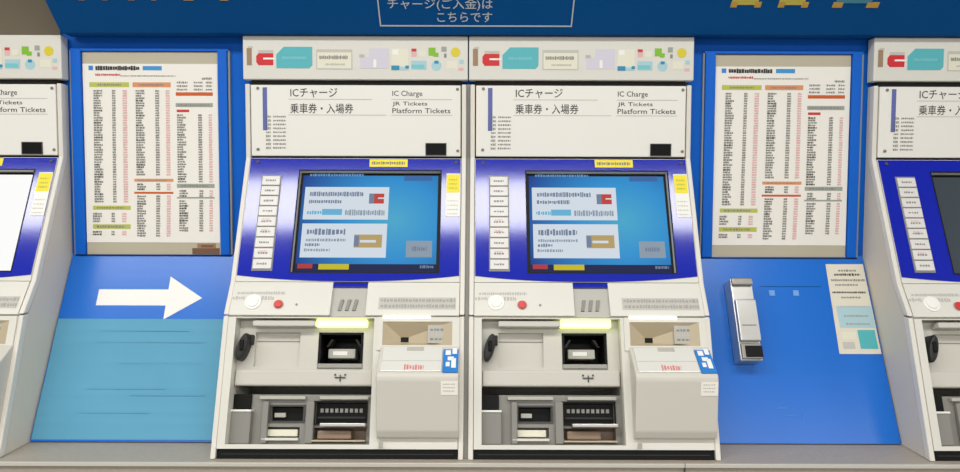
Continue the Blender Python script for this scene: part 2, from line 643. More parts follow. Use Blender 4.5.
def screen(root_disp, kind):
    s0 = MB(F1)
    R2 = (scr[0] + 0.001, scr[1] - 0.001, scr[2] + 0.001, scr[3] - 0.001)
    bg = {'menu': 'scr_background', 'blank': 'scr_glare', 'off': 'scr_off'}[kind]
    s0.box(*R2, SN - 0.008, SN - 0.0006, 'black')
    act = (R2[0] + 0.006, R2[1] - 0.006, R2[2] + 0.004, R2[3] - 0.007)
    s0.quad(act, SN, bg)
    if kind == 'menu':
        e = 0.0004

        def q(x0, y0, x1, y1, m, k=1):
            s0.quad(RA(F1, x0, y0, x1, y1, SN), SN + e * k, m)

        def tk(x0, y0, x1, y1, m, k=2, w=0.006):
            s0.ticks(RA(F1, x0, y0, x1, y1, SN), SN + e * k, m, w)

        bar = RA(F1, 296, 264.5, 438, 271, SN)
        s0.quad((act[0], act[1], act[2], bar[3]), SN + e, 'scr_bar')
        top = RA(F1, 300, 173, 438, 178, SN)
        tk(310, 174.2, 364, 176.8, 'scr_head', 1)
        q(404, 176, 432, 181, 'scr_dim', 1)
        q(304, 187.5, 388.5, 220, 'scr_white')
        tk(310, 192, 364, 197, 'scr_ink')
        tk(309, 200, 342, 204, 'scr_ink')
        q(369, 194, 374, 204, 'scr_ink', 2)
        q(374, 194, 384, 204, 'scr_red', 2)
        q(378, 198, 386, 199.3, 'scr_white', 3)
        tk(307, 211, 322, 215, 'scr_sky')
        q(322, 209.5, 342, 215.5, 'scr_sky', 2)
        tk(345, 210, 385, 216, 'scr_grey')
        q(301, 224, 386.5, 258, 'scr_white')
        tk(307, 229, 346, 235.5, 'scr_ink', 2, 0.008)
        tk(306, 239, 346, 242, 'scr_grey')
        tk(305, 243.5, 320, 247, 'scr_ink')
        tk(304, 249, 330, 252, 'scr_grey')
        q(354, 235, 382, 248, 'scr_tan', 2)
        q(354, 236, 359, 247, 'scr_ink', 3)
        q(360, 240.5, 376, 243, 'scr_white', 3)
        q(406, 241, 432, 257.5, 'scr_grey')
        tk(412, 246.5, 427, 251.5, 'scr_ink')
        q(297.5, 264.5, 312.5, 269, 'scr_redbar', 2)
        q(318.5, 264.5, 349, 270, 'scr_yellow', 2)
        tk(420, 265.5, 434, 268.5, 'scr_ink')
    return s0.build('touch_screen', root_disp, OR)


# --- console under the display
k_ = MB(F2)
L2 = F2.h
notch = RA(F2, 331.5, 286, 367, 315.5)
nz = (notch[0], notch[1], -L2 + 0.0005, -0.0015)
k_.plate((-0.2805, 0.2805, -L2 + 0.0015, -0.0015), [nz], -0.015, 0.002, 'cream')
k_.quad(nz, -0.008, 'grey')
k_.box(nz[0], nz[1], -0.012, -0.002, -0.010, -0.001, 'panel_blue', 0.001)
r = RA(F2, 379, 298, 461, 310)
k_.quad((r[0], 0.272, r[2], r[3]), 0.0024, 'ink_pale')
for yy in (299.2, 304.8):
    r = RA(F2, 381, yy, 456, yy + 3.6)
    k_.ticks(r, 0.0028, 'print_soft', 0.008)
k_.ticks(RA(F2, 238, 292.5, 286, 295.5), 0.0024, 'rule', 0.006)
for (x0, x1) in ((233, 246), (262, 275)):
    k_.ticks(RA(F2, x0, 297, x1, 301), 0.0024, 'rule', 0.006)
con = part(k_, 'console')
a_ = MB(F2)
for k in range(3):
    x = 338 + k * 7.2
    r = RA(F2, x, 299, x + 4.6, 310)
    a_.prism([(r[0], r[2]), (r[0] + 0.008, r[2]), (r[1] + 0.002, r[3]), (r[1] - 0.006, r[3])], -0.008, -0.004, 'mid_grey', 0.0008)
part(a_, 'raised_mark', con, 'three slanted grey marks in the console notch')
a_ = MB(F2)
u, v = survey(F2, 253.5, 303, 0, XA)
a_.disc(u, v, 0.0205, 0.001, 0.005, 'white', 24, bev=0.0012)
a_.disc(u, v, 0.014, 0.004, 0.0075, 'white', 24, bev=0.0012)
part(a_, 'round_button', con, 'white round button on the console')
a_ = MB(F2)
u, v = survey(F2, 279, 305.5, 0, XA)
a_.disc(u, v, 0.0125, 0.001, 0.004, 'grey', 20)
a_.disc(u, v, 0.0105, 0.003, 0.008, 'button_red', 20, bev=0.0016)
part(a_, 'call_button', con, 'red round button on the console')
a_ = MB(F2)
a_.disc(*survey(F2, 297, 305.5, 0, XA), 0.003, 0.001, 0.0035, 'mid_grey', 12)
part(a_, 'indicator_lamp', con)

# --- lower cabinet front
L3 = F3.h
CUT = RA(F3, 300, 317.5, 372.5, 449)         # right limit of the open bay, its foot
bay_r = RA(F3, 360, 320, 373.5, 380)[1]
foot = RA(F3, 300, 445, 330, 449.5)
f_ = MB(F3)
bay = (-0.262, bay_r, foot[3], -0.006)
f_.plate((-0.2805, 0.2805, foot[2], -0.0035), [bay, (0.098, 0.262, foot[3] + 0.03, -0.008)], -0.02, 0.0, 'cream')
# walls of the bay (left, right, back, floor)
f_.box(-0.2805, -0.262, foot[2], -0.0045, -0.145, -0.02, 'cream')
f_.box(bay_r, bay_r + 0.010, foot[2], -0.0045, -0.145, -0.02, 'grey')
f_.box(-0.262, bay_r, foot[2], -0.0045, -0.15, -0.145, 'mid_grey')
f_.box(-0.262, bay_r, foot[2], foot[3], -0.145, -0.004, 'grey')
front = part(f_, 'lower_front_frame')
pl = MB(F3)
pl.box(-0.2795, 0.2795, -L3 + 0.0005, foot[2] - 0.0005, -0.03, -0.006, 'black')
pl.box(-0.27, 0.27, -L3 + 0.012, -L3 + 0.0128, -0.006, -0.0052, 'dark_grey')
part(pl, 'plinth', None, 'black strip along the foot of the machine')

# ticket unit in the upper half of the bay
NU = -0.032
ub = RA(F3, 252.5, 319, 373, 386.5, NU)
left_rec = RA(F3, 255, 333, 300, 367.5, NU)
outl = RA(F3, 318.5, 333, 363.5, 369, NU)
t_ = MB(F3)
t_.plate((-0.2615, bay_r, ub[2], -0.0048), [left_rec, outl], -0.144, NU, 'unit_grey')
t_.box(left_rec[0], left_rec[1], left_rec[2], left_rec[3], -0.10, NU - 0.012, 'unit_grey')
lrv = RA(F3, 256, 341, 300, 342, NU)
t_.box(left_rec[0], left_rec[1], lrv[2], lrv[3], NU - 0.013, NU - 0.0105, 'mid_grey')
tri = RA(F3, 255, 368, 316, 386, NU)
t_.box(-0.26, bay_r - 0.002, ub[2], outl[2] - 0.004, NU, NU + 0.010, 'unit_grey', 0.004)
sy = RA(F3, 334, 373.5, 347, 382, NU + 0.012)
cu, cv = (sy[0] + sy[1]) / 2, (sy[2] + sy[3]) / 2
for du in (-0.012, 0.012):
    t_.disc(cu + du, cv + 0.006, 0.0025, NU + 0.012, NU + 0.0128, 'dark_grey', 10)
t_.quad((cu - 0.013, cu + 0.013, cv - 0.002, cv + 0.001), NU + 0.0126, 'dark_grey')
t_.quad((cu - 0.001, cu + 0.002, cv - 0.010, cv + 0.006), NU + 0.0128, 'dark_grey')
tu = part(t_, 'ticket_unit')
o_ = MB(F3)
o_.box(outl[0], outl[1], outl[2], outl[3], -0.135, -0.125, 'black')
for (a, b, cc, dd) in ((outl[0], outl[0] + 0.006, outl[2], outl[3]), (outl[1] - 0.006, outl[1], outl[2], outl[3]), (outl[0], outl[1], outl[3] - 0.005, outl[3])):
    o_.box(a, b, cc, dd, -0.125, NU + 0.001, 'black')
o_.box(outl[0], outl[1], outl[2], outl[2] + 0.012, -0.12, NU + 0.004, 'steel_dark', 0.002)
tr = RA(F3, 329, 349.5, 356, 359, -0.07)
o_.box(tr[0], tr[1], tr[2], tr[3], -0.12, -0.065, 'grey', 0.002)
o_.box(tr[0] + 0.012, tr[1] - 0.02, tr[2] + 0.008, tr[3] - 0.006, -0.066, -0.0645, 'white')
for sgn in (-1, 1):
    cx = (outl[0] + outl[1]) / 2 + sgn * 0.042
    o_.prism([(cx - 0.003, tr[3] + 0.006), (cx + 0.003, tr[3] + 0.006), (cx + 0.003 - sgn * 0.012, outl[3] - 0.012), (cx - 0.003 - sgn * 0.012, outl[3] - 0.012)],
             -0.11, -0.075, 'dark_grey')
part(o_, 'ticket_outlet', tu, 'black ticket outlet with a grey tongue')
l_ = MB(F3)
r = RA(F3, 316.5, 319.5, 367, 327, NU + 0.02)
l_.box(r[0], r[1], r[2], r[3], NU - 0.005, NU + 0.02, 'lamp_green', 0.002)
part(l_, 'outlet_lamp', tu, 'lit yellow-green lamp over the ticket outlet')
l_ = MB(F3)
r = RA(F3, 253, 321, 315, 326.5, NU + 0.030)
l_.box(r[0], r[1], r[2], r[3], NU - 0.005, NU + 0.030, 'unit_grey', 0.002)
part(l_, 'light_bar', tu, 'unlit white light bar')

# black holder on the bay's left wall
b_ = MB(F3)
hr = RA(F3, 237, 334, 250, 361.5, -0.012)
hu, hv = (hr[0] + hr[1]) / 2, (hr[2] + hr[3]) / 2
hh = (hr[3] - hr[2]) / 2
pts = []
for k in range(20):
    a = 2 * math.pi * k / 20
    pts.append((hu + 0.0125 * math.cos(a) + 0.007 * math.sin(a), hv + hh * math.sin(a)))
b_.prism(pts, -0.040, 0.002, 'rubber', 0.006)
b_.box(hu + 0.004, hu + 0.020, hv + hh * 0.2, hv + hh * 0.95, -0.06, -0.02, 'rubber', 0.003)
b_.box(hu - 0.004, hu + 0.006, hv - hh * 0.3, hv + hh * 0.5, -0.004, 0.006, 'black', 0.003)
part(b_, 'cane_holder', None, 'black rubber holder at the left of the open bay')

# lower half of the bay: money slots and trays
NL = -0.044
lb = RA(F3, 250, 392, 373, 445, NL)
m_ = MB(F3)
slotA = RA(F3, 271, 407, 304, 421.5, NL)
slotB = RA(F3, 316, 403, 367, 424, NL)
trayA = RA(F3, 263, 427.5, 300, 441, NL)
trayB = RA(F3, 314, 428, 367, 442, NL)
m_.plate((ub[0] - 0.012, bay_r, foot[3], ub[2] - 0.020), [slotA, slotB, trayA, trayB], -0.144, NL, 'mid_grey')
for (x0, x1) in ((260, 306), (320, 369)):
    r = RA(F3, x0, 396.5, x1, 400, NL + 0.012)
    m_.box(r[0], r[1], r[2], r[3], NL, NL + 0.012, 'grey', 0.0015)
for (x0, x1) in ((306, 314), (262, 268)):
    r = RA(F3, x0, 402, x1, 444, NL + 0.01)
    m_.box(r[0], r[1], r[2], r[3], NL, NL + 0.012, 'mid_grey', 0.002)
mu = part(m_, 'money_unit')
o_ = MB(F3)
o_.box(*slotA, -0.12, NL - 0.02, 'black')
r = RA(F3, 275, 413.5, 286, 418, NL - 0.01)
o_.box(r[0], r[1], r[2], r[3], NL - 0.02, NL - 0.01, 'grey', 0.001)
o_.plate((slotA[0] - 0.004, slotA[1] + 0.004, slotA[2] - 0.004, slotA[3] + 0.004), [slotA], NL, NL + 0.003, 'dark_grey')
part(o_, 'card_slot', mu, 'small black slot with a pale tab')
o_ = MB(F3)
o_.box(*slotB, -0.12, NL - 0.012, 'black')
for k in range(9):
    r = RA(F3, 321 + k * 4.9, 409, 324 + k * 4.9, 413, NL - 0.008)
    o_.box(r[0], r[1], r[2], r[3], NL - 0.012, NL - 0.008, 'mid_grey')
r = RA(F3, 318, 417, 366, 419, NL - 0.006)
o_.box(r[0], r[1], r[2], r[3], NL - 0.012, NL - 0.004, 'rubber')
o_.plate((slotB[0] - 0.004, slotB[1] + 0.003, slotB[2] - 0.003, slotB[3] + 0.004), [slotB], NL, NL + 0.006, 'black')
part(o_, 'banknote_slot', mu, 'wide black banknote slot with a row of grey teeth')
o_ = MB(F3)
r = RA(F3, 320, 423.5, 366, 427, NL + 0.03)
o_.box(r[0], r[1], r[2], r[3], NL, NL + 0.03, 'steel', 0.0015)
part(o_, 'steel_lip', mu)
o_ = MB(F3)
o_.box(*trayA, -0.12, NL - 0.03, 'grey')
o_.box(trayA[0], trayA[1], trayA[2], trayA[2] + 0.006, NL - 0.03, NL + 0.012, 'cream', 0.001)
r = RA(F3, 267, 430, 298, 437, NL - 0.005)
o_.box(r[0], r[1], r[2], r[3], NL - 0.03, NL - 0.005, 'logo_sand', 0.002)
part(o_, 'receipt_tray', mu, 'small cream tray')
o_ = MB(F3)
o_.box(*trayB, -0.12, NL - 0.035, 'brown_tray')
o_.box(trayB[0], trayB[1], trayB[2], trayB[2] + 0.004, NL - 0.035, NL + 0.02, 'beige', 0.001)
r = RA(F3, 318, 431, 352, 439.5, NL)
o_.box(r[0], r[1], r[2], r[3], NL - 0.036, NL + 0.004, 'brown_tray', 0.003)
part(o_, 'change_tray', mu, 'brownish change tray under the banknote slot')
o_ = MB(F3)
r = RA(F3, 230, 411, 250.5, 444, -0.025)
o_.box(r[0], r[1], foot[3], r[3], -0.14, -0.025, 'mid_grey', 0.0025)
o_.box(r[0], r[1], r[3] - 0.003, r[3] + 0.002, -0.06, -0.022, 'white', 0.001)
r2 = RA(F3, 229, 395, 251, 411, -0.045)
o_.box(r2[0] + 0.002, r2[1] + 0.004, r[3] + 0.002, r2[3], -0.14, -0.034, 'black', 0.002)
part(o_, 'side_box', mu, 'grey box with a black top at the bay\'s left')

# coin box on the right, bulging out of the front
cbx0, cbx1 = 0.0925, 0.283
zf = lambda y: CAM.z + ray(480, y).z * ((-0.287 + CAM_D) / ray(480, y).y)
z_lidtop, z_front, z_round, z_low = F3.to(0, RA(F3, 380, 346.5, 450, 350)[3], 0.004), zf(377), zf(431), zf(441.5)
yF = -0.287
back = 0.03
x_ = MB()
out = [(z_lidtop.y, z_lidtop.z), (-0.2795, z_front + 0.007), (-0.2845, z_front + 0.001), (yF, z_front - 0.008), (yF, z_round), (yF + 0.006, z_low + 0.006), (yF + 0.018, z_low),
       (yF + 0.06, z_low), (z_lidtop.y + 0.06, z_lidtop.z)]
x_.profile(out, cbx0, cbx1, 'box_grey', 0.003)
coin = part(x_, 'coin_box', None, 'bulging cream coin box at the right of the machine')
# hopper opening above it
hp = RA(F3, 383, 322, 452.5, 345.5)
y_ = MB(F3)
y_.plate((bay_r + 0.008, 0.282, hp[2] - 0.012, -0.0035), [hp], -0.004, 0.004, 'cream')
# funnel: four sloping faces down to a small hole
dn = -0.024
ce = RA(F3, 401, 337.5, 409, 342.5, dn)
A = [(hp[0], hp[2], 0.003), (hp[1], hp[2], 0.003), (hp[1], hp[3], 0.003), (hp[0], hp[3], 0.003)]
Bq = [(ce[0], ce[2], dn), (ce[1], ce[2], dn), (ce[1], ce[3], dn), (ce[0], ce[3], dn)]
for k in range(4):
    y_.face([A[k], A[(k + 1) % 4], Bq[(k + 1) % 4], Bq[k]], 'beige')
y_.face(Bq, 'black')
part(y_, 'coin_hopper', coin, 'beige coin funnel with a dark hole')
y_ = MB(F3)
r = RA(F3, 428, 325, 450, 343.5, -0.004)
y_.box(r[0], r[1], r[2], r[3], -0.03, -0.003, 'grey', 0.001)
for k in range(4):
    vv = r[2] + 0.007 + k * 0.0115
    y_.ticks((r[0] + 0.006, r[1] - 0.006, vv, vv + 0.006), -0.0025, 'rule' if k % 2 else 'ink_soft', 0.009)
part(y_, 'coin_label', coin)
y_ = MB(F3)
r = RA(F3, 383, 314.8, 431, 318.6, 0.004)
y_.box(r[0], r[1], -0.0075, -0.0008, -0.001, 0.007, 'lamp_white', 0.001)
part(y_, 'hopper_lamp', coin, 'lit pale lamp above the coin funnel')
# sloping lid with printed strip
FL = Facet(out[0], out[1])
y_ = MB(FL)
y_.box(cbx0 + 0.008, cbx1 - 0.040, -FL.h * 0.97, -FL.h * 0.06, -0.002, 0.0035, 'lens_clear', 0.0015)
y_.box(cbx0 + 0.010, cbx1 - 0.042, -FL.h * 0.6, -FL.h * 0.585, 0.0034, 0.0039, 'rule')
cx = (cbx0 + cbx1) / 2 - 0.01
y_.ticks((cx - 0.022, cx + 0.024, -FL.h * 0.92, -FL.h * 0.72), 0.0040, 'print_red', 0.007, 0.6)
y_.box(cx - 0.02, cx + 0.02, -FL.h * 0.22, -FL.h * 0.08, 0.003, 0.005, 'grey', 0.0008)
part(y_, 'coin_lid', coin, 'clear lid with red print')
y_ = MB(FL)
su0, su1 = cbx1 - 0.038, cbx1 - 0.002
y_.box(su0, su1, -FL.h * 1.0, -FL.h * 0.16, 0.000, 0.004, 'sticker_blue', 0.0005)
for (a, b, cc, dd) in ((0.15, 0.5, 0.62, 0.8), (0.55, 0.85, 0.15, 0.5), (0.2, 0.45, 0.2, 0.36), (0.6, 0.9, 0.66, 0.88), (0.3, 0.7, 0.42, 0.56)):
    y_.quad((su0 + (su1 - su0) * a, su0 + (su1 - su0) * b, -FL.h * (1 - cc), -FL.h * (1 - dd)), 0.0043, 'white')
part(y_, 'user_sticker', coin, 'small blue and white sticker on the coin box corner')
y_ = MB(Facet((yF, z_front - 0.006), (yF, z_low)))
y_.box(su0 - 0.003, su1, -0.036, -0.004, -0.001, 0.0012, 'paper')
for k in range(3):
    y_.ticks((su0 + 0.002, su1 - 0.006, -0.012 - k * 0.008, -0.009 - k * 0.008), 0.0015, 'rule', 0.005)
part(y_, 'paper_label', coin, 'white paper label under the blue sticker')
y_ = MB(Facet((yF, z_front - 0.012), (yF, z_low)))
y_.box(cbx0 + 0.006, cbx0 + 0.016, -0.155, -0.140, -0.001, 0.0015, 'grey', 0.0005)
part(y_, 'key_plate', coin)

# ------------------------------------------------------------------ four machines in the row
mB = dup(machine, (XB, 0, LEDGE_Z))
mL = dup(machine, (XL, 0, LEDGE_Z))
mR = dup(machine, (XR, 0, LEDGE_Z))
machine['label'] = 'white ticket machine with lit blue menu screen, standing beside the white arrow'
mB['label'] = 'white ticket machine with lit blue menu screen, standing beside the metal dispenser box'
mL['label'] = 'white ticket machine with a blank screen painted white for glare, cut off by the photo edge'
mR['label'] = 'white ticket machine with a dark switched-off screen, beside the taped paper notice'


def child(o, nm):
    return next(c for c in o.children if c.name.split('.')[0] == nm)


for m, kind in ((machine, 'menu'), (mB, 'menu'), (mL, 'blank'), (mR, 'off')):
    screen(child(m, 'display_panel'), kind)
for o in list(child(mL, 'coin_box').children):      # this one carries no blue sticker
    if o.name.startswith('user_sticker'):
        bpy.data.objects.remove(o)

# ------------------------------------------------------------------ the setting
def struct(mb, name, label=None):
    o = mb.build(name)
    o['kind'] = 'structure'
    if label:
        o['label'] = label
    return o


w = MB()
w.box(-3.2, 3.2, WALL_Y, WALL_Y + 0.12, 0.0, 1.800, 'wall_blue')
struct(w, 'wall_back', 'blue wall behind the ticket machines')
w = MB()
w.box(-3.2, 3.2, WALL_Y - 0.006, WALL_Y + 0.12, 1.800, 2.9, 'taupe')
w.box(-3.2, -1.128, WALL_Y - 0.006, WALL_Y, 1.732, 1.800, 'taupe')
struct(w, 'wall_upper', 'taupe wall above the machines')
w = MB()
w.box(-4.5, 4.5, -6.0, 0.3, -0.1, 0.0, 'floor_tile')
struct(w, 'floor')
w = MB()
w.box(-4.5, 4.5, -6.0, 0.3, 2.90, 3.0, 'ceiling_grey')
struct(w, 'ceiling')
w = MB()
w.box(-3.2, 3.2, -0.298, WALL_Y, LEDGE_Z - 0.035, LEDGE_Z - 0.0005, 'counter')
w.box(-3.2, 3.2, -0.304, -0.298, LEDGE_Z - 0.009, LEDGE_Z, 'counter_edge', 0.001)
w.box(0.470, 0.4712, -0.3045, -0.2975, LEDGE_Z - 0.03, LEDGE_Z + 0.0002, 'dark_grey')
w.box(-3.2, 3.2, -0.290, WALL_Y, 0.0, LEDGE_Z - 0.035, 'counter')
struct(w, 'trim_1', 'grey counter ledge under the ticket machines')
w = MB()
gx0, gx1 = XA + HW + 0.0005, XB - HW - 0.0005
o3 = 0.012
w.profile([(B, 1.606), (o3, 1.606), (o3, P1[1]), (P2[0] + o3, P2[1]), (P3[0] + o3, P3[1]), (P4[0] + o3, P4[1]), (B, P4[1])], gx0, gx1, 'mid_grey')
struct(w, 'trim_2', 'grey filler strip in the gap between the two middle machines')

# ------------------------------------------------------------------ sloping infill panels between the machines
IT, IB = (WALL_Y - 0.004, 1.150), (-0.174, LEDGE_Z + 0.002)
FI = Facet(IT, IB)
LI = FI.h


def infill(x0, x1, label):
    root = thing('infill_panel', ((x0 + x1) / 2, 0, LEDGE_Z), label, 'panel', 'sloping blue panels between the machines')
    o = ((x0 + x1) / 2, 0, LEDGE_Z)
    m = MB()
    m.profile([IT, IB, (IB[0] + 0.012, IB[1]), (IT[0], IT[1] - 0.012)], x0, x1, 'infill_blue', 0.001)
    m.build('sheet', root, o)
    return root, o


xl0, xl1 = XL + HW + 0.001, XA - HW - 0.001
xr0, xr1 = XB + HW + 0.001, XR - HW - 0.001
inL, oL = infill(xl0, xl1, 'sloping blue panel with a white arrow and a pale teal sheet over its lower part')
inR, oR = infill(xr0, xr1, 'sloping plain blue panel carrying the metal dispenser box and the paper notice')

ar = MB(FI)
y0, y1 = rect(FI, 98, 290.5, 168, 306.5)[2:]
ua, ub_, ut = survey(FI, 98, 298)[0], survey(FI, 167.5, 298)[0], survey(FI, 202.5, 299)[0]
vt, vb = survey(FI, 168, 277.5)[1], survey(FI, 168, 320.5)[1]
vm = survey(FI, 200, 299)[1]
ar.prism([(ua, y0), (ub_, y0), (ub_, vb), (ut, vm), (ub_, vt), (ub_, y1), (ua, y1)], 0.0, 0.0012, 'white')
ar.build('arrow', inL, oL, 'white arrow pointing to the machine on its right')
tf = MB(FI)
r = rect(FI, 40, 320, 220, 440.8)
fv1 = r[3]
fv0 = r[2]
fx0, fx1 = xl0 + 0.003, xl1 - 0.003
# a slightly rippled sheet: a grid pressed against the panel
NX, NV = 26, 44
creases = [survey(FI, 130, y)[1] for y in (331, 343, 364, 389, 395, 413, 424)]
vs_, fs_ = [], []
for j in range(NV + 1):
    for i in range(NX + 1):
        u = fx0 + (fx1 - fx0) * i / NX
        v = fv0 + (fv1 - fv0) * j / NV
        nn_ = 0.0016 + 0.0006 * math.sin(9 * u + 5) * math.sin(31 * v + 2)
        for kk, cv_ in enumerate(creases):
            amp = 0.0010 * (0.4 + 0.6 * math.sin(7 * u + kk * 2.1) ** 2)
            nn_ += amp * math.exp(-((v - cv_) / 0.006) ** 2)
        vs_.append((u, v, max(nn_, 0.0006)))
for j in range(NV):
    for i in range(NX):
        a = j * (NX + 1) + i
        fs_.append((a, a + 1, a + NX + 2, a + NX + 1))
tf.raw(vs_, fs_, 'film_teal', True)
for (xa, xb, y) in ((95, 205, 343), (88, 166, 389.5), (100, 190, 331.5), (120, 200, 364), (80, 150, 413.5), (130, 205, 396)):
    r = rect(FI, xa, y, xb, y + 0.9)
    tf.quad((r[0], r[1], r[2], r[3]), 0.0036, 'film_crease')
tf.build('cover_sheet', inL, oL, 'pale teal sheet with horizontal creases')

for x in (772, 796):
    pr = MB(FI)
    r = rect(FI, x - 2.8, 289.5, x + 2.8, 295)
    pr.box(r[0], r[1], r[2], r[3], 0.0, 0.0015, 'pale_square', 0.0004)
    pr.build('cover_plate', inR, oR, 'small pale blue square near the top of the panel')
for (a, b, cc, dd) in ((778, 406, 788, 408), (784, 414, 798, 414.8), (803, 408, 803.8, 422)):
    pr = MB(FI)
    pr.quad(rect(FI, a, b, cc, dd), 0.0006, 'scuff')
    pr.build('scuff_mark', inR, oR)
pr = MB(FI)
pr.quad(rect(FI, 760, 285.4, 821, 286), 0.0006, 'fascia_blue')
pr.build('seam_line', inR, oR)

# ------------------------------------------------------------------ metal dispenser on the right panel
ou, ov = survey(FI, 724, 320)
du0 = survey(FI, 722.5, 285)[0] + 0.004
dv1 = survey(FI, 735, 283)[1]
dv0 = survey(FI, 735, 364)[1]
DW = 0.056
o = FI.to(du0 + DW / 2, (dv0 + dv1) / 2, 0)
disp_root = thing('metal_dispenser', o, 'narrow silver metal box with a dark slot at its foot, fixed to the blue panel', 'dispenser')
m = MB(FI)
hgt = dv1 - dv0
m.box(du0, du0 + DW, dv0, dv1, 0.0005, 0.050, 'steel', 0.003)
m.build('body', disp_root, o)
m = MB(FI)
m.box(du0 + 0.002, du0 + DW - 0.002, dv0 + hgt * 0.22, dv0 + hgt * 0.72, 0.049, 0.064, 'steel', 0.003)
m.box(du0 + 0.010, du0 + DW - 0.010, dv0 + hgt * 0.40, dv0 + hgt * 0.41, 0.0635, 0.0645, 'dark_grey')  # thin dark bar stands in for a shadow line on the cover
m.build('front_cover', disp_root, o)
m = MB(FI)
m.box(du0 + 0.001, du0 + DW - 0.001, dv1 - hgt * 0.10, dv1 - 0.002, 0.049, 0.060, 'steel_dark', 0.003)
m.build('hood', disp_root, o)
m = MB(FI)
m.box(du0 + 0.003, du0 + DW - 0.003, dv0 + 0.004, dv0 + hgt * 0.20, 0.049, 0.058, 'steel_dark', 0.002)
m.box(du0 + 0.012, du0 + DW - 0.001, dv0 + 0.008, dv0 + hgt * 0.17, 0.056, 0.0595, 'black', 0.001)
m.build('slot', disp_root, o, 'dark slot at the foot of the box')

# ------------------------------------------------------------------ paper notice taped to the right panel
nu0, nu1 = survey(FI, 825.5, 264)[0], survey(FI, 866, 264)[0]
nu1b = survey(FI, 885, 352)[0]
nv1, nv0 = survey(FI, 846, 263.3)[1], survey(FI, 862, 353)[1]
nu0b = survey(FI, 839.5, 352)[0]
nu1 = min(nu1, xr1 - 0.004)
nu1b = min(nu1b, xr1 - 0.004)
m = MB(FI)
m.prism([(nu0b, nv0), (nu1b, nv0), (nu1, nv1), (nu0, nv1)], 0.0006, 0.0016, 'notice_cream')
for (a, b, cc, dd, mm, wv) in ((838, 268.5, 856, 271, 'ink_soft', .006), (834, 272.5, 860, 275, 'ink', .006), (831, 278, 865, 280.5, 'ink_soft', .005),
                               (835, 283, 858, 285, 'ink_soft', .006), (832, 290.5, 866, 292.5, 'ink', .006), (841, 295.5, 861, 297.5, 'ink_soft', .005),
                               (840, 305, 866, 306.5, 'rule', .006)):
    m.ticks(rect(FI, a, b, cc, dd), 0.0019, mm, wv)
r = rect(FI, 838, 305, 873, 327)
m.quad(r, 0.0018, 'notice_blue')
m.ticks(rect(FI, 844, 314, 868, 316), 0.0022, 'grey_bar', 0.006)
m.ticks(rect(FI, 846, 322, 870, 324), 0.0022, 'grey_bar', 0.006)
r = rect(FI, 859, 329, 876.5, 348)
m.quad(r, 0.0018, 'notice_teal')
r = rect(FI, 842, 331, 856, 338)
m.quad(r, 0.0018, 'logo_sand')
r = rect(FI, 843, 341, 855, 348)
m.quad(r, 0.0018, 'ink_pale')
no = m.build('paper_notice', None, FI.to((nu0 + nu1) / 2, nv0, 0))
tag(no, 'cream paper notice with small print and a teal block, stuck on the blue panel', 'notice')

